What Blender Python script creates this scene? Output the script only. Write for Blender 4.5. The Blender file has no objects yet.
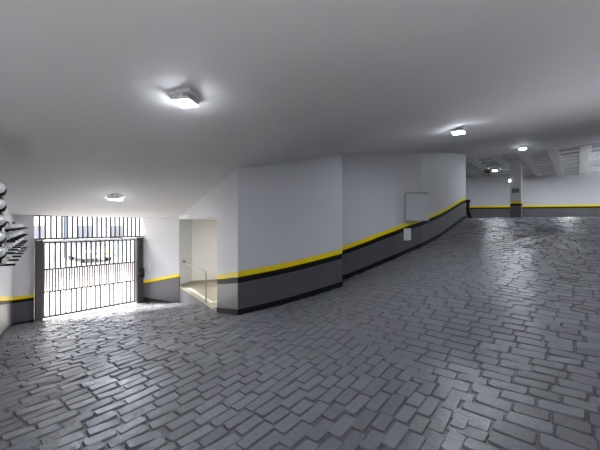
import bpy, bmesh, math, random
import numpy as np
from mathutils import Vector, Matrix
random.seed(7)
C = bpy.context.scene.collection
SC = bpy.context.scene

# ------------------------------------------------------------------ frame of the building
E1 = Vector((.656, .755, 0)).normalized()     # along the ramp and along the gate
E2 = Vector((E1.y, -E1.x, 0))                 # from the gate into the garage

# ------------------------------------------------------------------ materials
def nodes(name):
    m = bpy.data.materials.new(name); m.use_nodes = True
    nt = m.node_tree; b = nt.nodes['Principled BSDF']
    return m, nt, b

def paint(name, col, rough=.55, var=.06, scale=3.0, metal=0.0, bump=.0, spec=.4):
    m, nt, b = nodes(name)
    N = nt.nodes; L = nt.links
    tc = N.new('ShaderNodeTexCoord'); nz = N.new('ShaderNodeTexNoise')
    nz.inputs['Scale'].default_value = scale; nz.inputs['Detail'].default_value = 4
    L.new(tc.outputs['Object'], nz.inputs['Vector'])
    mx = N.new('ShaderNodeMix'); mx.data_type = 'RGBA'
    mx.inputs[6].default_value = (*[c * (1 - var) for c in col], 1)
    mx.inputs[7].default_value = (*[min(1, c * (1 + var)) for c in col], 1)
    L.new(nz.outputs['Fac'], mx.inputs[0]); L.new(mx.outputs[2], b.inputs['Base Color'])
    b.inputs['Roughness'].default_value = rough; b.inputs['Metallic'].default_value = metal
    b.inputs['Specular IOR Level'].default_value = spec
    if bump:
        n2 = N.new('ShaderNodeTexNoise'); n2.inputs['Scale'].default_value = 60
        bp = N.new('ShaderNodeBump'); bp.inputs['Strength'].default_value = bump; bp.inputs['Distance'].default_value = .004
        L.new(tc.outputs['Object'], n2.inputs['Vector']); L.new(n2.outputs['Fac'], bp.inputs['Height']); L.new(bp.outputs['Normal'], b.inputs['Normal'])
    return m

def emit(name, col, s):
    m = bpy.data.materials.new(name); m.use_nodes = True
    nt = m.node_tree; nt.nodes.clear()
    o = nt.nodes.new('ShaderNodeOutputMaterial'); e = nt.nodes.new('ShaderNodeEmission')
    e.inputs['Color'].default_value = (*col, 1); e.inputs['Strength'].default_value = s
    nt.links.new(e.outputs[0], o.inputs[0]); return m

LAMP_S = 165.0
M = {
 'white': paint('white wall paint', (.62, .625, .65), .5, .03, 1.5, bump=.05),
 'recess': paint('cream wall paint', (.84, .83, .79), .5, .02, 1.5),
 'grey': paint('grey wall paint', (.095, .095, .108), .45, .06, 2.0, bump=.05),
 'yellow': paint('yellow stripe paint', (.90, .70, .010), .5, .05, 4),
 'black': paint('black stripe paint', (.010, .010, .012), .6, .1, 4, spec=.15),
 'ceil': paint('painted ceiling plaster', (.70, .69, .69), .75, .05, .9, bump=.05),
 'waffle': paint('waffle slab concrete paint', (.66, .66, .67), .7, .05, 1.2),
 'column': paint('column paint', (.62, .62, .64), .5, .04, 2),
 'gate': paint('dark gate steel', (.075, .07, .075), .45, .12, 6, metal=.2),
 'steel': paint('brushed stainless steel', (.42, .39, .34), .3, .05, 30, metal=1),
 'silver': paint('bright silver metal', (.86, .86, .87), .32, .05, 12, metal=.35),
 'gloss_black': paint('glossy black', (.012, .012, .013), .25, .2, 10),
 'panel': paint('grey enamelled steel', (.52, .53, .54), .4, .04, 5),
 'lip': paint('shadow grey steel edge', (.26, .265, .27), .45, .04, 5),
 'plate': paint('white plastic plate', (.78, .79, .81), .35, .03, 5),
 'beige': paint('beige landing tile', (.40, .37, .29), .35, .06, 3),
 'beige_trim': paint('beige skirting', (.34, .31, .24), .45, .06, 3),
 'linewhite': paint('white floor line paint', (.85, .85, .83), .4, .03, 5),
 'lampbody': paint('white lamp housing', (.85, .85, .86), .35, .02, 5),
 'asphalt': paint('street asphalt', (.27, .24, .235), .8, .12, 2),
 'pavement': paint('pale pavement', (.46, .45, .43), .8, .08, 2),
 'bldg_blue': paint('pale blue facade', (.36, .43, .58), .8, .04, .8),
 'bldg_white': paint('off white facade', (.66, .66, .66), .8, .04, .8),
 'bldg_pink': paint('pink facade', (.44, .34, .30), .8, .05, .8),
 'glass': paint('dark glazing', (.05, .06, .07), .12, .05, 3),
 'pane': paint('pale window glass', (.075, .085, .11), .3, .05, 3),
 'car': paint('grey car paint', (.28, .29, .31), .3, .03, 2, metal=.4),
 'rubber': paint('tyre rubber', (.02, .02, .02), .8, .1, 5),
 'plateyellow': paint('yellow lamp lens', (.60, .55, .04), .4, .05, 3),
 'leaf': paint('leaf green', (.10, .20, .05), .7, .35, 6),
 'bark': paint('bark', (.12, .08, .05), .9, .2, 8),
 'signdark': paint('grey sign face', (.20, .19, .19), .5, .35, 25),
 'signred': paint('dull red sign face', (.16, .07, .065), .5, .1, 6),
 'lamp': emit('lamp diffuser glow', (.87, .92, 1.0), LAMP_S),
 'small_lamp': emit('small lamp glow', (.95, .98, 1), 12),
}

def cobble():
    m, nt, b = nodes('grey painted cobble stones')
    N = nt.nodes; L = nt.links
    def mth(op, a, c=None):
        n = N.new('ShaderNodeMath'); n.operation = op
        for i, v in enumerate((a, c)):
            if v is None: continue
            if isinstance(v, (int, float)): n.inputs[i].default_value = v
            else: L.new(v, n.inputs[i])
        return n.outputs[0]
    def noise(sc, det):
        n = N.new('ShaderNodeTexNoise'); n.inputs['Scale'].default_value = sc; n.inputs['Detail'].default_value = det
        L.new(tc.outputs['Object'], n.inputs['Vector']); return n.outputs['Fac']
    tc = N.new('ShaderNodeTexCoord')
    at = N.new('ShaderNodeAttribute'); at.attribute_name = 'stone'
    big, fine, med = noise(.7, 4), noise(34, 5), noise(9, 3)
    val = mth('MULTIPLY', at.outputs['Fac'], mth('ADD', .72, mth('ADD', mth('MULTIPLY', fine, .36), mth('MULTIPLY', big, .2))))
    cm = N.new('ShaderNodeVectorMath'); cm.operation = 'SCALE'; cm.inputs[0].default_value = FLOOR_COL
    L.new(val, cm.inputs['Scale']); L.new(cm.outputs[0], b.inputs['Base Color'])
    bp = N.new('ShaderNodeBump'); bp.inputs['Strength'].default_value = 1; bp.inputs['Distance'].default_value = .010
    L.new(mth('ADD', mth('MULTIPLY', fine, .45), med), bp.inputs['Height']); L.new(bp.outputs['Normal'], b.inputs['Normal'])
    b.inputs['Roughness'].default_value = .27
    b.inputs['Specular IOR Level'].default_value = .6
    return m
FLOOR_COL = (.19, .195, .215)
M['cobble'] = cobble()

# ------------------------------------------------------------------ helpers
def obj(name, bm, mats, parent=None, smooth=False):
    me = bpy.data.meshes.new(name)
    bmesh.ops.recalc_face_normals(bm, faces=bm.faces)
    bm.to_mesh(me); bm.free()
    for m in (mats if isinstance(mats, (list, tuple)) else [mats]): me.materials.append(M[m])
    if smooth:
        for p in me.polygons: p.use_smooth = True
    o = bpy.data.objects.new(name, me); C.objects.link(o)
    if parent is not None:
        o.parent = parent
    return o

def struct(name, bm, mats, smooth=False):
    o = obj(name, bm, mats, None, smooth); o['kind'] = 'structure'; return o

def tag(o, label, cat, group=None):
    o['label'] = label; o['category'] = cat
    if group: o['group'] = group
    return o

def thing(name, label, cat, loc=(0, 0, 0), rz=0, group=None):
    o = bpy.data.objects.new(name, None); C.objects.link(o)
    o.location = loc; o.rotation_euler = (0, 0, rz); o.empty_display_size = .2
    return tag(o, label, cat, group)

def box(bm, lo, hi, mat=0, mtx=None, bevel=0):
    r = bmesh.ops.create_cube(bm, size=1)
    vs = r['verts']
    c = [(a + b) / 2 for a, b in zip(lo, hi)]; s = [abs(b - a) for a, b in zip(lo, hi)]
    for v in vs:
        v.co = Vector((c[0] + v.co.x * s[0], c[1] + v.co.y * s[1], c[2] + v.co.z * s[2]))
    fs = {f for v in vs for f in v.link_faces}
    if bevel:
        es = list({e for f in fs for e in f.edges})
        rb = bmesh.ops.bevel(bm, geom=es, offset=bevel, segments=2, affect='EDGES', profile=.5)
        vs = list({v for f in rb['faces'] for v in f.verts} | {v for v in vs if v.is_valid})
        fs = {f for v in vs for f in v.link_faces}
    for f in fs: f.material_index = mat
    if mtx is not None:
        for v in {v for f in fs for v in f.verts}: v.co = mtx @ v.co
    return bm

def gbox(name, lo, hi, mat, parent, bevel=0):
    bm = bmesh.new(); box(bm, lo, hi, bevel=bevel); return obj(name, bm, mat, parent)

def tube(bm, pts, r, n=10, mat=0, radii=None):
    pts = [Vector(p) for p in pts]; rings = []
    up = Vector((0, 0, 1))
    for i, p in enumerate(pts):
        a = pts[max(i - 1, 0)]; b = pts[min(i + 1, len(pts) - 1)]
        t = (b - a).normalized()
        ref = up if abs(t.dot(up)) < .95 else Vector((1, 0, 0))
        x = t.cross(ref).normalized(); y = t.cross(x).normalized()
        rr = radii[i] if radii else r
        rings.append([bm.verts.new(p + (x * math.cos(k * 2 * math.pi / n) + y * math.sin(k * 2 * math.pi / n)) * rr) for k in range(n)])
    for i in range(len(rings) - 1):
        for k in range(n):
            f = bm.faces.new((rings[i][k], rings[i][(k + 1) % n], rings[i + 1][(k + 1) % n], rings[i + 1][k])); f.material_index = mat
    for r_ in (rings[0], rings[-1]):
        f = bm.faces.new(r_); f.material_index = mat
    return bm

def prism(bm, poly, z0, z1, mat=0):
    a = [bm.verts.new((x, y, z0)) for x, y in poly]; b = [bm.verts.new((x, y, z1)) for x, y in poly]
    n = len(poly)
    fs = [bm.faces.new(a), bm.faces.new(b)] + [bm.faces.new((a[i], a[(i + 1) % n], b[(i + 1) % n], b[i])) for i in range(n)]
    for f in fs: f.material_index = mat
    return bm

# ------------------------------------------------------------------ floor and ceiling heights (smooth ramps through surveyed points)
class Plate:
    def __init__(s, pts, lam=.002):
        P = np.array(pts, float); s.P = P; n = len(P)
        d = np.linalg.norm(P[:, None, :2] - P[None, :, :2], axis=2)
        K = s.k(d) + lam * np.eye(n)
        A = np.zeros((n + 3, n + 3)); A[:n, :n] = K; A[:n, n] = 1; A[:n, n + 1:] = P[:, :2]
        A[n, :n] = 1; A[n + 1:, :n] = P[:, :2].T
        s.w = np.linalg.solve(A, np.concatenate([P[:, 2], np.zeros(3)]))
    @staticmethod
    def k(d): return np.where(d > 1e-9, d * d * np.log(np.maximum(d, 1e-9)), 0)
    def __call__(s, x, y):
        d = np.hypot(s.P[:, 0] - x, s.P[:, 1] - y); n = len(s.P)
        return float(s.k(d) @ s.w[:n] + s.w[n] + s.w[n + 1] * x + s.w[n + 2] * y)

floor_pts = [(-1.06,5.45,-1.54),(-1.64,6.32,-1.72),(-2.0,6.9,-1.76),(-2.8,8.05,-2.0),(-3.385,8.95,-2.17),(-4.83,9.79,-2.355),(-6.45,7.85,-2.355),
 (-5.64,8.82,-2.355),(-6.73,7.51,-2.355),(-4.92,5.25,-1.86),(-3.6,3.6,-1.72),(.83,6.3,-1.21),(.93,7.06,-1.21),(2.25,7.5,-.78),(4.03,9.2,-.336),(5.77,11.2,.25),
 (8.4,8.95,.17),(0,0,-1.6),(-2.4,2.3,-1.66),(1,3,-1.5),(-1,3,-1.6),(3,0,-1.5),(3.15,2.9,-1.3),(4.9,4.95,-.9),(6.66,6.95,-.38),(8.0,11.5,.6),
 (-2.3,5.4,-1.70),(-4.1,7.6,-2.04),(9.6,10.3,.5),(0,-3,-1.6),(9,5,0)]
ceil_pts = [(-6.73,7.51,.25),(-6.45,7.85,.245),(-4.83,9.79,.245),(-3.385,8.95,.25),(-5.9,6.6,.26),(-1.64,6.32,.79),(-1.06,5.45,.97),(.83,6.3,1.40),(.93,7.06,1.55),
 (2.25,7.5,1.69),(4.03,9.2,2.08),(5.77,11.2,2.5),(8.05,8.6,2.5),(-3.67,6.35,.536),(-1.145,3.19,1.205),(2.6,5.3,1.574),(0,0,1.55),(3.15,2.9,1.60),
 (4.9,4.95,1.87),(6.66,6.95,2.2),(-3.0,3.0,1.05),(0,-3,1.7),(4,0,1.75),(7.5,12.5,2.9),(10,10.5,2.95)]
FP, CP = Plate(floor_pts), Plate(ceil_pts, .02)
def smin(a, b, k=.12):
    h = max(k - abs(a - b), 0) / k
    return min(a, b) - h * h * k * .25
UF, UC = .25, 2.5
def floor_z(x, y):
    z = FP(x, y)
    return smin(z, UF, .10)
def ceil_z(x, y):
    z = max(CP(x, y), .2)
    return smin(z, UC + .02, .18)

def grid_sheet(bm, fn, a0, a1, b0, b1, step, thick, flat=None):
    na = int(math.ceil((a1 - a0) / step)); nb = int(math.ceil((b1 - b0) / step))
    top, bot = {}, {}
    for i in range(na + 1):
        for j in range(nb + 1):
            a = a0 + (a1 - a0) * i / na; b = b0 + (b1 - b0) * j / nb
            p = E1 * a + E2 * b; z = fn(p.x, p.y)
            top[i, j] = bm.verts.new((p.x, p.y, z)); bot[i, j] = bm.verts.new((p.x, p.y, z + thick))
    for i in range(na):
        for j in range(nb):
            bm.faces.new((top[i, j], top[i + 1, j], top[i + 1, j + 1], top[i, j + 1])); bm.faces.new((bot[i, j], bot[i, j + 1], bot[i + 1, j + 1], bot[i + 1, j]))
    for i in range(na):
        for j in (0, nb): bm.faces.new((top[i, j], top[i + 1, j], bot[i + 1, j], bot[i, j]))
    for j in range(nb):
        for i in (0, na): bm.faces.new((top[i, j], top[i, j + 1], bot[i, j + 1], bot[i, j]))
    return bm

def cobbled_floor():
    """the paved ramp: a mortar sheet with every stone standing a little proud of it, each with its own tilt"""
    rnd = random.Random(3)
    bm = grid_sheet(bmesh.new(), lambda x, y: floor_z(x, y) - .014, -8.5, 25, -10.12, 9.0, .14, -.2)
    me0 = bpy.data.meshes.new('tmp'); bmesh.ops.recalc_face_normals(bm, faces=bm.faces); bm.to_mesh(me0); bm.free()
    V = [tuple(v.co) for v in me0.vertices]; F = [tuple(p.vertices) for p in me0.polygons]; K = [.62] * len(V)
    bpy.data.meshes.remove(me0)
    def nz(x, y): return math.sin(x * 1.3 + 1.1) * math.sin(y * 1.1 + .3) + .5 * math.sin(x * 2.9 + y * 2.3)
    def amp(x, y):                                   # the middle of the turn is worn smooth
        u, v = (x - 1.5) * .64 + (y - 5.0) * .77, (x - 1.5) * .77 - (y - 5.0) * .64
        d = math.hypot(u / 3.4, v / 1.5)
        return max(.30, min(1, .30 + (d - .5) * .9)) * (1 + .12 * nz(x, y))
    def stone(a, b, la, lb, skew):
        p = E1 * a + E2 * b
        if p.y < -.5 or p.y > 18 or abs(p.x) > 1.15 * p.y + 2.2: return
        k = amp(p.x, p.y); g = .001 + .0028 * k; h = .0 + rnd.uniform(-.0015, .003) * k
        ta, tb = rnd.gauss(0, .044) * k, rnd.gauss(0, .038) * k
        ha, hb = la / 2 - g, lb / 2 - g; c = min(ha, hb) * .22
        shade = 1.0 + rnd.uniform(-.16, .14) * k
        out = [(-ha + c, -hb), (ha - c, -hb), (ha, -hb + c), (ha, hb - c), (ha - c, hb), (-ha + c, hb), (-ha, hb - c), (-ha, -hb + c)]
        jit = [(rnd.uniform(-.006, .006), rnd.uniform(-.006, .006)) for _ in out]
        n0 = len(V)
        ins = .0085
        for ring in (0, 1):
            for (u, v), (ju, jv) in zip(out, jit):
                u2, v2 = u + ju + skew * v, v + jv
                if ring: u2 *= (1 - ins / ha); v2 *= (1 - ins / hb)
                q = E1 * (a + u2) + E2 * (b + v2)
                z = floor_z(q.x, q.y) + ((h + ta * u2 + tb * v2) if ring else -.022)
                V.append((q.x, q.y, z)); K.append(shade if ring else shade * (.92 - .26 * k))
        q = E1 * a + E2 * b; V.append((q.x, q.y, floor_z(q.x, q.y) + h + .0022 * k)); K.append(shade)
        for i in range(8):
            j = (i + 1) % 8
            F.append((n0 + i, n0 + 8 + i, n0 + 8 + j, n0 + j)); F.append((n0 + 8 + i, n0 + 16, n0 + 8 + j))
    def wob(a, b): return .045 * math.sin(a * 1.9 + .6 * b) + .03 * math.sin(a * 3.7 - b * 1.3)
    def zone(a, b, off=0):
        p = E1 * a + E2 * b
        return p.x + .35 * math.sin(p.y * 1.7) > .95 + off
    # gate side: courses run along E1
    row, b = 0, -10.05
    while b < 9:
        h = rnd.choice((.118, .126, .134)); a = -8 + rnd.uniform(0, .28)
        while a < 13:
            l = rnd.uniform(.21, .32)
            ca, cb = a + l / 2, b + h / 2
            if not zone(ca, cb, .09): stone(ca, cb + wob(ca, cb), l, h, 0)
            a += l
        b += h
    # ramp side: courses run across the ramp
    a = -4
    while a < 15:
        h = rnd.choice((.135, .150, .165)); b = -9 + rnd.uniform(0, .28)
        while b < 9:
            l = rnd.uniform(.21, .31)
            ca, cb = a + h / 2, b + l / 2
            if zone(ca, cb, -.05): stone(ca + wob(cb, ca), cb, h, l, 0)
            b += l
        a += h
    me = bpy.data.meshes.new('floor'); me.from_pydata(V, [], F); me.update()
    at = me.attributes.new('stone', 'FLOAT', 'POINT'); at.data.foreach_set('value', K)
    me.materials.append(M['cobble'])
    o = bpy.data.objects.new('floor', me); C.objects.link(o); o['kind'] = 'structure'
    return o
cobbled_floor()
struct('ceiling', grid_sheet(bmesh.new(), ceil_z, -8.5, 13.45, -10.12, 9.0, .2, .25), 'ceil', True)

# waffle slab over the upper level: coffers open downwards
def waffle():
    bm = bmesh.new()
    P1, P2 = .77, .83; R1, R2 = .24, .28; dep = .12
    n1, n2 = 15, 23; a0, b0 = 13.45, -1.34 - .28 / 2 - 13 * P2
    def V(a, b, z):
        p = E1 * a + E2 * b; return bm.verts.new((p.x, p.y, z))
    def q(a1, b1, a2, b2, z):
        bm.faces.new((V(a1, b1, z), V(a2, b1, z), V(a2, b2, z), V(a1, b2, z)))
    for i in range(n1):
        for j in range(n2):
            A0 = a0 + i * P1; B0 = b0 + j * P2; A1 = A0 + P1; B1 = B0 + P2
            c0, c1, d0, d1 = A0 + R1 / 2, A1 - R1 / 2, B0 + R2 / 2, B1 - R2 / 2
            o = [V(A0, B0, UC), V(A1, B0, UC), V(A1, B1, UC), V(A0, B1, UC)]
            m = [V(c0, d0, UC), V(c1, d0, UC), V(c1, d1, UC), V(c0, d1, UC)]
            t = .045
            k = [V(c0 + t, d0 + t, UC + dep), V(c1 - t, d0 + t, UC + dep), V(c1 - t, d1 - t, UC + dep), V(c0 + t, d1 - t, UC + dep)]
            for s in range(4):
                bm.faces.new((o[s], o[(s + 1) % 4], m[(s + 1) % 4], m[s])); bm.faces.new((m[s], m[(s + 1) % 4], k[(s + 1) % 4], k[s]))
            bm.faces.new(k)
    bmesh.ops.remove_doubles(bm, verts=bm.verts, dist=1e-4)
    A1, B1 = a0 + n1 * P1, b0 + n2 * P2
    t = UC + dep + .12
    q(a0, b0, A1, B1, t)
    for (p, r) in (((a0, b0), (A1, b0)), ((A1, b0), (A1, B1)), ((A1, B1), (a0, B1)), ((a0, B1), (a0, b0))):
        bm.faces.new((V(*p, UC), V(*r, UC), V(*r, t), V(*p, t)))
    return bm
struct('ceiling_upper', waffle(), 'waffle')

# ------------------------------------------------------------------ walls: grey dado, black line, yellow line, white above
def lerp(a, b, t): return a + (b - a) * t
def wall(name, pts, rows, mats, thick, side, step=.3, base=None):
    """pts: [(x, y)]; rows(x, y, s) -> list of z from bottom to top; mats[i] between rows i and i+1"""
    bm = bmesh.new(); line = []
    for (a, b) in zip(pts[:-1], pts[1:]):
        L = math.hypot(b[0] - a[0], b[1] - a[1]); n = max(1, int(L / step))
        for i in range(n):
            line.append((lerp(a[0], b[0], i / n), lerp(a[1], b[1], i / n)))
    line.append(pts[-1])
    offs = []
    for i, p in enumerate(line):
        a = Vector((*line[max(i - 1, 0)], 0)); b = Vector((*line[min(i + 1, len(line) - 1)], 0)); c = Vector((*p, 0))
        d1 = (c - a).normalized() if i else (b - c).normalized(); d2 = (b - c).normalized() if i < len(line) - 1 else d1
        n1 = Vector((-d1.y, d1.x, 0)) * side; n2 = Vector((-d2.y, d2.x, 0)) * side
        nm = (n1 + n2).normalized(); offs.append(nm * (thick / max(.5, nm.dot(n1))))
    s = 0; F, B = [], []
    for i, p in enumerate(line):
        if i: s += math.hypot(p[0] - line[i - 1][0], p[1] - line[i - 1][1])
        zs = rows(p[0], p[1], s)
        F.append([bm.verts.new((p[0], p[1], z)) for z in zs])
        B.append([bm.verts.new((p[0] + offs[i].x, p[1] + offs[i].y, z)) for z in zs])
    nr = len(F[0])
    for i in range(len(line) - 1):
        for k in range(nr - 1):
            f = bm.faces.new((F[i][k], F[i + 1][k], F[i + 1][k + 1], F[i][k + 1])); f.material_index = k
            f = bm.faces.new((B[i][k], B[i][k + 1], B[i + 1][k + 1], B[i + 1][k])); f.material_index = k
        for k in (0, nr - 1): bm.faces.new((F[i][k], F[i + 1][k], B[i + 1][k], B[i][k])).material_index = min(k, nr - 2)
    for i in (0, len(line) - 1):
        for k in range(nr - 1): bm.faces.new((F[i][k], F[i][k + 1], B[i][k + 1], B[i][k])).material_index = k
    o = struct(name, bm, mats)
    if base:
        bm = bmesh.new(); h, d = base
        prev = None
        for i, p in enumerate(line):
            nrm = offs[i].normalized() * -d; z = floor_z(*p)
            ring = [bm.verts.new((p[0] + nrm.x, p[1] + nrm.y, z - .03)), bm.verts.new((p[0] + nrm.x, p[1] + nrm.y, z + h)),
                    bm.verts.new((p[0], p[1], z + h)), bm.verts.new((p[0], p[1], z - .03))]
            if prev:
                for k in range(4): bm.faces.new((prev[k], prev[(k + 1) % 4], ring[(k + 1) % 4], ring[k]))
            else: bm.faces.new(ring)
            prev = ring
        bm.faces.new(prev)
        struct(base_name(name), bm, 'black')
    return o
def base_name(n): return n.replace('wall_', 'baseboard_')

def std_rows(x, y, s, yt=.75):
    f = floor_z(x, y); c = ceil_z(x, y)
    return [f - .15, f + yt - .20, f + yt - .10, f + yt + .005, c + .12]
STD = ['grey', 'black', 'yellow', 'white']

# curved ramp wall, from the landing opening round the corner and up to the upper level
JAMB, CORNER = (-1.637, 6.32), (-1.06, 5.45)
wall('wall_ramp', [JAMB, CORNER, (.83, 6.30), (.87, 7.02), (1.55, 7.22), (2.25, 7.50), (3.15, 8.28), (4.03, 9.20), (4.9, 10.2), (5.80, 11.20), (5.75, 14.0), (5.7, 18.4)],
     std_rows, STD, .22, 1, .22, base=(.10, .012))

# left wall and the piece beside the gate
LW0, LWD = Vector((-6.73, 7.51, 0)), Vector((.625, -.78, 0)).normalized()
LWN = Vector((.78, .625, 0)).normalized()
lw_end = LW0 + LWD * 6.5
def left_rows(x, y, s):
    f = floor_z(x, y); y0 = -1.68 + .18 * min(s, 6)
    return [f - .15, y0 - .155, y0 - .085, y0, ceil_z(x, y) + .12]
wall('wall_left', [(LW0.x, LW0.y), (lw_end.x, lw_end.y), (lw_end.x, -3.4)], left_rows, STD, .2, -1, .3, base=(.05, .012))
GL, GR = Vector((-6.45, 7.85, 0)), Vector((-4.83, 9.79, 0))
GD = (GR - GL).normalized(); GN = Vector((GD.y, -GD.x, 0)); GLEN = (GR - GL).length
def gate_rows(x, y, s): return [-2.5, -1.84, -1.765, -1.68, .42]
a = LW0 - GD * .25
wall('wall_gate', [(a.x, a.y), ((GL - GD * .055).x, (GL - GD * .055).y)], gate_rows, STD, .2, 1, .3, base=(.05, .012))
b1 = GL - GD * .3 ; b2 = GR + GD * .4
wall('wall_lintel', [(b1.x, b1.y), (b2.x, b2.y)], lambda x, y, s: [.235, .9], ['white'], .2, 1, .5)

# wall between gate and landing (no black line here), then the jamb and the back of the landing recess
ENT0, ENT1 = (-4.83, 9.79), (-3.385, 8.95)
def ent_rows(x, y, s):
    t = s / 1.67
    return [floor_z(x, y) - .15, lerp(-1.785, -1.44, t), lerp(-1.69, -1.35, t), ceil_z(x, y) + .12]
wall('wall_entrance', [ENT0, ENT1], ent_rows, ['grey', 'yellow', 'white'], .04, 1, .3)
LZ = -1.735                                       # landing level
HEAD = .16
wall('wall_jamb', [(-3.362, 8.982), (-3.24, 9.60)], lambda x, y, s: [-2.4, HEAD + .008], ['white'], .03, 1, 5)
wall('wall_landing', [(-3.24, 9.60), (-2.45, 9.86), (-.3, 10.3), (.3, 8.6), (-1.0, 6.9)], lambda x, y, s: [-2.4, HEAD + .008], ['recess'], .03, 1, 5)
# lintel over the opening
wall('wall_opening', [ENT1, JAMB], lambda x, y, s: [HEAD, ceil_z(x, y) + .12], ['white'], .2, 1, .3)
bm = bmesh.new(); prism(bm, [(-3.4, 8.97), (-1.66, 6.36), (-.9, 6.7), (.5, 8.6), (-.2, 10.5), (-3.4, 9.8)], HEAD + .005, HEAD + .1)
struct('ceiling_landing', bm, 'recess')
bm = bmesh.new()
prism(bm, [(-3.375, 8.96), (-1.63, 6.33), (-1.2, 6.75), (-.4, 8.0), (-.4, 10.25), (-2.45, 9.84), (-3.25, 9.585)], -2.45, LZ)
for f in bm.faces:
    f.material_index = 0 if f.normal.z > .5 or f.calc_center_median().z > LZ - .01 else 1
struct('floor_landing', bm, ['beige', 'grey'])
# skirting of the recess
bm = bmesh.new()
for p, q in (((-3.36, 9.02), (-3.25, 9.58)), ((-3.25, 9.58), (-2.45, 9.84)), ((-2.45, 9.84), (-.45, 10.24))):
    p, q = Vector((*p, 0)), Vector((*q, 0)); d = (q - p).normalized(); n = Vector((d.y, -d.x, 0)) * .014
    prism(bm, [(p.x, p.y), (q.x, q.y), (q.x + n.x, q.y + n.y), (p.x + n.x, p.y + n.y)], LZ, LZ + .07)
struct('baseboard_landing', bm, 'beige_trim')
# thin white L-shaped strips on the landing
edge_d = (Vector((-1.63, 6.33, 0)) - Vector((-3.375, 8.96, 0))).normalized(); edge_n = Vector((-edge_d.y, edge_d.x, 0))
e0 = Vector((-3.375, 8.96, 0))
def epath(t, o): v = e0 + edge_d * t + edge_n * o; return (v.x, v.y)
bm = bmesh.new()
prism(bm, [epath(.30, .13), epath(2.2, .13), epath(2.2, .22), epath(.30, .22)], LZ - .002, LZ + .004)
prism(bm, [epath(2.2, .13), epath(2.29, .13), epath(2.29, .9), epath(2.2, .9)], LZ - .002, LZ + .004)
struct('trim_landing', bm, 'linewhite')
# black foot of the entrance wall end
bm = bmesh.new(); d = (Vector((*ENT1, 0)) - Vector((*ENT0, 0))).normalized(); n = Vector((d.y, -d.x, 0))
p = Vector((*ENT1, 0)); q = p - d * .02
zf = floor_z(*ENT1)
prism(bm, [(p.x, p.y), (p.x + .035, p.y + .16), (p.x + .05 + n.x * .01, p.y + .155), (p.x + n.x * .014 + .01, p.y + n.y * .014)], zf - .05, zf + .07)
prism(bm, [(ENT0[0], ENT0[1]), (p.x, p.y), (p.x + n.x * .012, p.y + n.y * .012), (ENT0[0] + n.x * .012, ENT0[1] + n.y * .012)], zf - .3, zf - .02)
struct('baseboard_entrance', bm, 'black')

# upper level far wall and the walls that close the garage beyond the frame
def far_rows(x, y, s): return [UF - .15, UF + .60, UF + .68, UF + .79, UC + .3]
wall('wall_far', [(4.6, 18.05), (20.3, 14.6)], far_rows, STD, .2, 1, 1.0, base=(.06, .012))
def up_rows(x, y, s):
    f = floor_z(x, y); return [f - .15, f + .60, f + .66, f + .76, max(ceil_z(x, y), UC) + .3]
wall('wall_right', [(20.3, 14.6), (12.6, 7.2), (8.2, 2.0), (6.5, -3.4)], up_rows, STD, .2, 1, .5)
wall('wall_back', [(6.5, -3.4), (lw_end.x, -3.4)], up_rows, STD, .2, 1, .5)

# ------------------------------------------------------------------ ceiling lights
def ceiling_light(x, y, label, rz, first=None, z=None):
    zc = ceil_z(x, y) if z is None else z
    if first is None:
        r = thing('ceiling_light', label, 'ceiling light', (x, y, zc), rz, 'square floodlights on the garage ceiling')
        bm = bmesh.new(); box(bm, (-.108, -.108, -.010), (.108, .108, .03), bevel=.004)
        obj('mounting_plate', bm, 'lampbody', r)
        for s in (-1, 1):
            gbox('bracket', (s * .070 - .007, -.015, -.05), (s * .070 + .007, .015, -.006), 'lampbody', r)
        gbox('housing', (-.090, -.090, -.074), (.090, .090, -.040), 'lampbody', r, .004)
        gbox('diffuser', (-.084, -.084, -.081), (.084, .084, -.060), 'lamp', r, .003)
        return r
    r = first.copy(); C.objects.link(r); r.location = (x, y, zc); r.rotation_euler = (0, 0, rz); r['label'] = label
    for ch in first.children:
        c = ch.copy(); C.objects.link(c); c.parent = r
    return r
RZ = math.atan2(E1.y, E1.x)
L1 = ceiling_light(-1.09, 3.03, 'largest bright square floodlight on the sloping ceiling, nearest the camera', RZ + .55)
ceiling_light(-3.58, 6.2, 'bright square floodlight on the ceiling in front of the barred gate', RZ + .35, L1)
ceiling_light(2.55, 5.15, 'bright square floodlight on the ceiling above the ramp, before the panelled wall', RZ + .12, L1)
ceiling_light(7.1, 10.2, 'bright square floodlight at the top of the ramp, just before the waffle ceiling', RZ, L1, UC)
ceiling_light(8.72, 14.32, 'small far square floodlight under the waffle ceiling, left of the column', RZ, L1, UC)

# ------------------------------------------------------------------ gate (local frame: x along the gate, y into the garage, z up)
g_rz = math.atan2(GD.y, GD.x)
GS = GL - GD * .05
gate = thing('garage_gate', 'dark steel up-and-over garage gate of vertical bars with tall side posts', 'gate', (GS.x, GS.y, -2.355), g_rz)
z0 = 2.355
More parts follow.
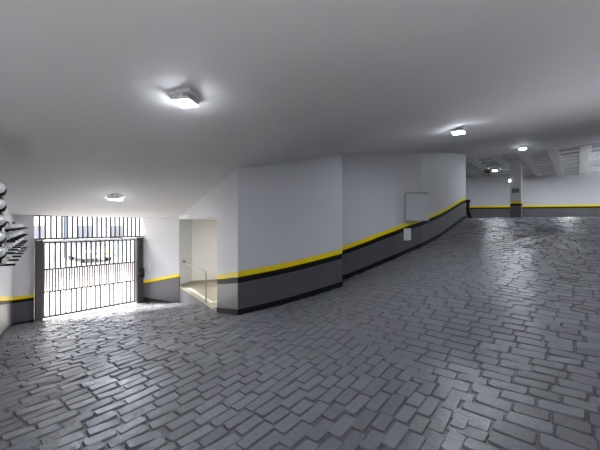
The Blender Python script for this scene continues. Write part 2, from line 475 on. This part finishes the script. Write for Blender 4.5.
# garage side is local -y
gbox('post', (0, -.13, -.02), (.145, .03, 1.985), 'gate', gate, .006)
gbox('post', (GLEN - .15, -.13, -.02), (GLEN + .035, .03, 1.985), 'gate', gate, .006)
X0, X1 = .165, GLEN - .165
gbox('stile', (X0, -.03, .05), (X0 + .035, .02, 1.93), 'gate', gate); gbox('stile', (X1 - .035, -.03, .05), (X1, .02, 1.93), 'gate', gate)
for zz, hh in ((.03, .06), (.66, .04), (1.23, .04), (1.89, .045)):
    gbox('rail', (X0, -.03, zz), (X1, .02, zz + hh), 'gate', gate)
tb = bmesh.new(); tube(tb, [(.13, -.075, 1.955), (GLEN - .14, -.075, 1.955)], .022, 12); obj('counterweight_shaft', tb, 'silver', gate)
def bar_mesh(z_a, z_b, w):
    bm = bmesh.new(); box(bm, (-w / 2, -.02, z_a), (w / 2, .012, z_b))
    me = bpy.data.meshes.new('bar'); bm.to_mesh(me); bm.free(); me.materials.append(M['gate']); return me
def bars(n, xa, xb, za, zb, w, parent):
    me = bar_mesh(za, zb, w)
    for i in range(1, n):
        o = bpy.data.objects.new('bar', me); C.objects.link(o); o.parent = parent; o.location = (xa + (xb - xa) * i / n, 0, 0)
bars(19, X0 + .017, X1 - .017, 1.26, 1.91, .040, gate)
bars(37, X0 + .017, X1 - .017, .69, 1.24, .030, gate)
bars(19, X0 + .017, X1 - .017, .08, .67, .040, gate)

tr = thing('transom_grille', 'row of dark vertical bars fixed between gate top and ceiling', 'grille', (GS.x, GS.y, -2.355), g_rz)
gbox('rail', (.0, -.04, 1.99), (GLEN + .05, .03, 2.035), 'gate', tr)
gbox('rail', (.0, -.04, 2.565), (GLEN + .05, .03, 2.60), 'gate', tr)
bars(23, -.02, GLEN + .08, 2.03, 2.57, .041, tr)

opn = thing('gate_lock', 'black gate lock box with long vertical rod beside right gate post', 'lock', ((GR - GD * .05).x, (GR - GD * .05).y, 0), g_rz)
bm = bmesh.new(); tube(bm, [(-.02, -.17, -.38), (-.02, -.17, -1.30)], .016, 10); obj('rod', bm, 'gate', opn)
gbox('lock_body', (-.085, -.22, -1.58), (.03, -.135, -1.30), 'gloss_black', opn, .012)
gbox('latch', (-.15, -.19, -1.48), (-.08, -.135, -1.42), 'gate', opn, .006)
gbox('bracket', (-.04, -.18, -.48), (.0, -.135, -.44), 'gate', opn)

# white switch plate on the entrance wall
ed = (Vector((*ENT1, 0)) - Vector((*ENT0, 0))).normalized(); en = Vector((ed.y, -ed.x, 0))
p = Vector((*ENT0, 0)) + ed * .36
sw = thing('wall_switch', 'small upright white switch plate on the wall right of the gate', 'switch', (p.x, p.y, -1.27), math.atan2(ed.y, ed.x))
gbox('plate', (-.035, -.014, -.10), (.035, .004, .10), 'plate', sw, .004)
gbox('rocker', (-.018, -.022, -.03), (.018, -.012, .03), 'plate', sw, .003)

# ------------------------------------------------------------------ handrail on the landing
hr = thing('handrail', 'thin stainless steel handrail along the landing edge by the opening', 'handrail', (-2.12, 7.21, LZ))
tp = .70
bm = bmesh.new(); tube(bm, [(0, 0, 0), (0, 0, tp - .06)], .0135, 12); obj('post', bm, 'steel', hr)
bm = bmesh.new()
tube(bm, [(0, 0, tp - .06), (-.012, .018, tp - .02), (-.04, .055, tp), (-.45, .62, tp), (-.86, 1.18, tp), (-.93, 1.28, tp), (-1.03, 1.46, tp), (-1.165, 1.86, tp)], .0135, 12)
obj('rail', bm, 'steel', hr, True)
bm = bmesh.new(); tube(bm, [(0, 0, 0), (0, 0, .012)], .045, 16); obj('base_flange', bm, 'steel', hr)
bm = bmesh.new(); tube(bm, [(-1.15, 1.82, tp), (-1.172, 1.873, tp)], .042, 16); obj('wall_flange', bm, 'steel', hr)

# ------------------------------------------------------------------ cabinet with open door, and white plate, on the ramp wall
wd = Vector((4.03 - 2.25, 9.20 - 7.50, 0)).normalized()
def wall_at(X):   # point on the ramp wall polyline
    P = [(2.25, 7.50), (3.15, 8.28), (4.03, 9.20)]
    for a, b in zip(P[:-1], P[1:]):
        if a[0] <= X <= b[0]: t = (X - a[0]) / (b[0] - a[0]); return Vector((X, lerp(a[1], b[1], t), 0)), (Vector((*b, 0)) - Vector((*a, 0))).normalized()
wp, wdir = wall_at(2.52)
cab = thing('meter_cabinet', 'grey steel wall cabinet with its square door standing open on the ramp wall', 'cabinet', (wp.x, wp.y, .10), math.atan2(wdir.y, wdir.x))
bm = bmesh.new()
a_ = [bm.verts.new(v) for v in ((0, -.03, 0), (.6, -.03, 0), (.6, -.03, .68), (0, -.03, .68))]; b_ = [bm.verts.new(v) for v in ((.04, -.03, .04), (.56, -.03, .04), (.56, -.03, .64), (.04, -.03, .64))]
for k in range(4): bm.faces.new((a_[k], a_[(k + 1) % 4], b_[(k + 1) % 4], b_[k]))
bmesh.ops.solidify(bm, geom=bm.faces[:], thickness=-.035)
obj('frame', bm, 'panel', cab)
gbox('back_panel', (.03, -.012, .03), (.57, .008, .65), 'signdark', cab)
dr = gbox('door', (0, -.018, 0), (.56, .004, .68), 'panel', cab, .004)
dr.location = (0, -.03, .0); dr.rotation_euler = (0, 0, -math.atan2(wdir.y, wdir.x) + .02)
gbox('door_lip', (.0, -.026, .655), (.56, -.017, .68), 'lip', dr); gbox('door_lip', (.0, -.026, 0), (.56, -.017, .012), 'lip', dr)  # darker grey strips along the door's top and bottom edges
wp, wdir = wall_at(2.50)
pl = thing('switch_plate', 'small white cover plate on the grey band below the open wall cabinet', 'plate', (wp.x, wp.y, -.375), math.atan2(wdir.y, wdir.x))
gbox('cover', (0, -.022, 0), (.30, .006, .29), 'plate', pl, .006)
gbox('screw', (.145, -.026, .02), (.155, -.02, .03), 'steel', pl); gbox('screw', (.145, -.026, .26), (.155, -.02, .27), 'steel', pl)

# ------------------------------------------------------------------ column on the upper level and what hangs there
cz = UF
col = thing('concrete_column', 'square column with grey foot and yellow line on the upper level', 'column', (9.09, 13.45, cz), RZ)
s = .19
bm = bmesh.new()
for za, zb, mi in ((-.02, .56, 0), (.56, .64, 1), (.64, .76, 2), (.76, UC - cz + .01, 3)): box(bm, (-s, -s, za), (s, s, zb), mi)
obj('shaft', bm, STD[:3] + ['column'], col)
sg = thing('column_sign', 'small grey notice plate fixed high on the square column', 'sign', (9.09, 13.45, 1.44), RZ)
gbox('board', (-s - .018, -.13, -.10), (-s + .002, .13, .10), 'signdark', sg)
gbox('border', (-s - .022, -.13, .08), (-s - .016, .13, .10), 'panel', sg)
el = thing('emergency_lamp', 'tiny white glowing lamp on the left side of the square column', 'lamp', (9.09, 13.45, 1.86), RZ)
gbox('housing', (-s - .02, s - .02, -.06), (-s + .10, s + .05, .06), 'lampbody', el, .006)
gbox('lens', (-s - .04, s - .01, -.045), (-s - .018, s + .045, .045), 'small_lamp', el, .004)
hs = thing('hanging_sign', 'small dull red hanging sign under the waffle ceiling beside the far floodlight', 'sign', (8.22, 14.0, UC), 0)
for x in (-.1, .1):
    bm = bmesh.new(); tube(bm, [(x, 0, .005), (x, 0, -.06)], .005, 6); obj('rod', bm, 'steel', hs)
gbox('board', (-.16, -.02, -.24), (.08, .02, -.06), 'signred', hs, .004)
gbox('pale_panel', (.08, -.02, -.24), (.16, .02, -.06), 'plate', hs, .004)

# black pipe elbow peeking past the end of the ramp wall
bk = thing('drain_pipe', 'short black pipe with sloping foot behind the end of the ramp wall', 'pipe', (5.93, 11.40, UF), 0)
bm = bmesh.new(); tube(bm, [(.06, .02, .62), (.06, .02, .34), (.10, .05, .18), (.2, .12, .0)], .06, 12); obj('pipe', bm, 'gloss_black', bk, True)
bm = bmesh.new(); tube(bm, [(.06, .02, .55), (.06, .02, .65)], .085, 12); obj('collar', bm, 'gloss_black', bk)
bm = bmesh.new(); box(bm, (-.14, -.02, .57), (.06, .06, .61)); obj('bracket', bm, 'gloss_black', bk)

# ------------------------------------------------------------------ racks on the left wall
def rack(name, label, s0, cols, levels, reach, r_cap, board):
    o = LW0 + LWD * s0
    t = thing(name, label, 'rack', (o.x, o.y, 0), math.atan2(LWD.y, LWD.x), None)
    # local x runs along the wall towards the camera, local +y points into the garage
    for x in board: gbox('upright', (x - .03, -.005, min(levels) - .14), (x + .03, .05, max(levels) + .12), 'gloss_black', t)
    for z in levels:
        gbox('crossbar', (min(board), .01, z - .03), (max(board) + .001, .035, z - .005), 'gloss_black', t)
    for x in cols:
        for z in levels:
            bm = bmesh.new(); tube(bm, [(x, 0, z), (x, reach, z - .01)], .014, 8)
            pg = obj('peg', bm, 'gloss_black', t)
            bm = bmesh.new(); e = reach * .72
            n = 5; pts = [(x, .03, z + .035)]; rad = [r_cap]
            for i in range(n + 1):
                a = i / n * math.pi / 2; pts.append((x, e - r_cap + r_cap * math.sin(a), z + .035)); rad.append(max(r_cap * math.cos(a), .004))
            tube(bm, pts, r_cap, 12, 0, rad)
            obj('silver_cap', bm, 'silver', pg, True)  # silver shape stands in for the highlight on a glossy black cylinder
    return t
rack('wall_rack', 'long black rack of silver capped pegs in four rows, near the gate', 0,
     [.35, 1.0, 1.7, 2.4, 3.1, 3.8, 4.5], [-.055, -.205, -.355, -.505], .27, .043, [.28, 2.0, 4.6])
o = LW0 + LWD * 5.71
t = thing('wall_rack', 'black board with big silver capped cups at the left picture edge, before the other rack', 'rack', (o.x, o.y, 0), math.atan2(LWD.y, LWD.x))
gbox('board', (-.12, -.005, -.38), (.12, .24, .36), 'gloss_black', t, .02)
def capsule(x, z, r, y0, y1, nn=16):
    n = 6; pts = [(x, y0, z)]; rad = [r]
    for i in range(n + 1):
        a = i / n * math.pi / 2; pts.append((x, y1 - r + r * math.sin(a), z)); rad.append(max(r * math.cos(a), .004))
    return tube(bmesh.new(), pts, r, nn, 0, rad)
for z in (.345, .19, .035, -.12, -.27):
    dm = obj('cup', capsule(.10, z - .012, .068, .02, .275), 'gloss_black', t, True)
    obj('silver_cap', capsule(.155, z + .012, .054, .02, .268), 'silver', dm, True)  # highlight of the glossy black cup built as a silver shape

# ------------------------------------------------------------------ outside the gate
def out(e1, e2, z=0): v = E1 * e1 + E2 * e2; return (v.x, v.y, z)
def slab(name, a0, a1, b0, b1, z0, z1, mat):
    bm = bmesh.new(); P = [out(a0, b0), out(a1, b0), out(a1, b1), out(a0, b1)]
    prism(bm, [(p[0], p[1]) for p in P], z0, z1); return struct(name, bm, mat)
slab('floor_pavement', -30, 40, -14.2, -10.12, -2.6, -2.375, 'pavement')
slab('floor_street', -30, 40, -22.0, -14.2, -2.7, -2.48, 'asphalt')
slab('floor_sidewalk', -30, 40, -45, -22.0, -2.6, -2.36, 'pavement')

def building(label, a0, a1, b0, b1, h, mat, nw, nh, loc_cat='building'):
    p = out((a0 + a1) / 2, (b0 + b1) / 2, -2.36)
    r = thing('building', label, loc_cat, p, RZ)
    A, B = (a1 - a0) / 2, (b1 - b0) / 2
    gbox('wall', (-A, -B, 0), (A, B, h), mat, r)
    gbox('parapet', (-A - .1, -B - .1, h), (A + .1, B + .1, h + .25), mat, r)
    for i in range(nw):
        for k in range(nh):
            x = -A + (i + .5) * 2 * A / nw; z = 1.1 + k * 2.9
            w = gbox('window', (x - .55, -B - .05, z), (x + .55, -B + .04, z + 1.3), 'bldg_white', r)
            gbox('pane', (x - .47, -B - .065, z + .08), (x + .47, -B - .045, z + 1.22), 'pane', w)
    return r
# local -y of a building faces -E2 rotated frame: E2 = RZ-90deg, so local -y = +E2, towards the garage
building('pale blue facade across the street, behind the parked car', 6.2, 10.4, -34, -27, 9, 'bldg_blue', 2, 3)
building('off white facade across the street at the left of the gate view', -6, 6.0, -33, -27, 8, 'bldg_white', 4, 2)
building('pinkish facade across the street at the right of the gate view', 14.2, 22, -32, -26, 8.5, 'bldg_pink', 3, 2)
building('white low house between the blue and the pinkish facade', 10.6, 14.0, -34, -28, 6, 'bldg_white', 1, 2)

# parked car, nose to the garage
cp = out(6.9, -24.6, -2.36)
car = thing('car', 'grey car parked nose-on across the street, seen through the gate bars', 'car', cp, RZ)
def car_body():
    bm = bmesh.new()
    prof = [(-1.9, .28), (-1.95, .62), (-1.85, .86), (-.95, .98), (1.7, 1.0), (1.95, .9), (1.98, .3)]
    secs = []
    for x, k in ((-.84, .96), (-.80, 1), (.80, 1), (.84, .96)):
        secs.append([bm.verts.new((x, y * k, z * (1 if k == 1 else .985))) for y, z in prof])
    n = len(prof)
    for a, b in zip(secs[:-1], secs[1:]):
        for i in range(n): bm.faces.new((a[i], a[(i + 1) % n], b[(i + 1) % n], b[i]))
    bm.faces.new(secs[0]); bm.faces.new(secs[-1]); return bm
obj('body', car_body(), 'car', car)
bm = bmesh.new()
cabp = [(-.95, .96), (-.35, 1.42), (.9, 1.46), (1.75, .98)]
l = [bm.verts.new((-.78 if i in (0, 3) else -.62, y, z)) for i, (y, z) in enumerate(cabp)]; r_ = [bm.verts.new((-v.co.x, v.co.y, v.co.z)) for v in l]
for i in range(4): bm.faces.new((l[i], l[(i + 1) % 4], r_[(i + 1) % 4], r_[i]))
bm.faces.new(l); bm.faces.new(r_); obj('cabin', bm, 'glass', car)
gbox('roof', (-.62, -.36, 1.42), (.62, .92, 1.48), 'car', car, .02)
for x in (-.72, .72):
    for y in (-1.25, 1.25):
        bm = bmesh.new(); tube(bm, [(x - .1, y, .32), (x + .1, y, .32)], .32, 20); obj('wheel', bm, 'rubber', car)
for x in (-.6, .6): gbox('headlamp', (x - .17, -1.97, .66), (x + .17, -1.85, .80), 'plateyellow' if x > 0 else 'plate', car, .02)
gbox('bumper', (-.8, -2.0, .30), (.8, -1.88, .52), 'car', car, .03); gbox('licence_plate', (-.24, -2.02, .38), (.24, -1.99, .48), 'plate', car)

def bush(label, a, b, h, w):
    p = out(a, b, -2.36); r = thing('street_tree', label, 'tree', p)
    bm = bmesh.new(); tube(bm, [(0, 0, -.02), (.03, 0, h * .35), (0, .03, h * .6)], .06, 8, 0, [.07, .055, .03]); obj('trunk', bm, 'bark', r)
    bm = bmesh.new()
    for i in range(420):
        u = random.gauss(0, .42); v = random.gauss(0, .42); q = random.gauss(0, .36)
        c = Vector((u * w, v * w, h * .68 + q * h * .34)); s_ = random.uniform(.07, .14)
        n = Vector((random.gauss(0, 1), random.gauss(0, 1), random.gauss(0, 1))).normalized(); t_ = n.orthogonal().normalized(); b_ = n.cross(t_)
        bm.faces.new([bm.verts.new(c + t_ * s_), bm.verts.new(c + b_ * s_ * .5), bm.verts.new(c - t_ * s_), bm.verts.new(c - b_ * s_ * .5)])
    obj('foliage', bm, 'leaf', r)
bush('small leafy street tree in front of the white low house', 11.0, -23.6, 2.6, .9)
bush('low green shrub by the foot of the pinkish facade', 12.8, -24.2, 1.5, .8)

# ------------------------------------------------------------------ light
w = bpy.data.worlds.new('World'); SC.world = w; w.use_nodes = True
bg = w.node_tree.nodes['Background']; bg.inputs['Color'].default_value = (1.0, .985, .97, 1); bg.inputs['Strength'].default_value = 6.0
sun = bpy.data.lights.new('sun', 'SUN'); sun.energy = 32; sun.angle = math.radians(14); sun.color = (1, .97, .93)
so = bpy.data.objects.new('sun', sun); C.objects.link(so)
sd = (E2 * math.cos(math.radians(41)) + E1 * .12 + Vector((0, 0, -math.sin(math.radians(41))))).normalized()
so.rotation_euler = sd.to_track_quat('-Z', 'Y').to_euler()
def area(loc, size, power, col=(.94, .97, 1), rot=(0, 0, 0)):
    l = bpy.data.lights.new('area', 'AREA'); l.size = size; l.energy = power; l.color = col
    o = bpy.data.objects.new('garage_lamp_light', l); C.objects.link(o); o.location = loc; o.rotation_euler = rot
# upper-level lamps, plus added fill over ramp and foreground, all out of frame
area((12.5, 11.6, 2.42), .3, 20); area((15.5, 12.8, 2.42), .3, 20); area((12.0, 14.2, 2.42), .3, 15)
area((7.3, 5.6, 2.2), .3, 12, (.9, .94, 1)); area((4.6, .8, 1.55), .3, 4)  # unseen fill lamps added to brighten ramp wall and foreground
area((.4, -1.6, 1.4), .3, 5)
area((-1.35, 8.1, HEAD - .02), .25, 17, (1, .97, .93))       # lamp inside the landing recess, behind the corner
def fill_uplight(loc, power, col=(.97, .98, 1), tilt=(0, 0, 0)):
    l = bpy.data.lights.new('uplight', 'SPOT'); l.energy = power; l.color = col; l.spot_size = math.radians(140); l.spot_blend = .7; l.shadow_soft_size = .12
    o = bpy.data.objects.new('wall_uplight', l); C.objects.link(o); o.location = loc; o.rotation_euler = (math.pi + tilt[0], tilt[1], 0)
# unseen upward spots added beyond the frame to brighten the ceiling
fill_uplight((-2.2, 1.5, -1.4), 15); fill_uplight((4.5, 3.7, -.8), 56, (.92, .95, 1)); fill_uplight((-.8, -1.4, -1.35), 138); fill_uplight((2.2, -1.4, -1.3), 118); fill_uplight((8.3, 5.6, -.2), 80, (.92, .95, 1)); fill_uplight((12.6, 9.6, .4), 330, (.92, .95, 1)); fill_uplight((15.4, 12.2, .4), 480, (.93, .96, 1))

# ------------------------------------------------------------------ camera
cam = bpy.data.cameras.new('Camera'); co = bpy.data.objects.new('Camera', cam); C.objects.link(co)
cam.sensor_width = 36; cam.lens = 320 / 600 * 36; cam.clip_start = .05; cam.clip_end = 200
co.location = (0, 0, 0); co.rotation_euler = (math.pi / 2, 0, 0)
SC.camera = co
SC.view_settings.view_transform = 'Standard'; SC.view_settings.look = 'None'
SC.view_settings.exposure = .92; SC.view_settings.gamma = 1; SC.view_settings.use_curve_mapping = False
SC.cycles.use_denoising = True
SC.cycles.max_bounces = 10; SC.cycles.diffuse_bounces = 6
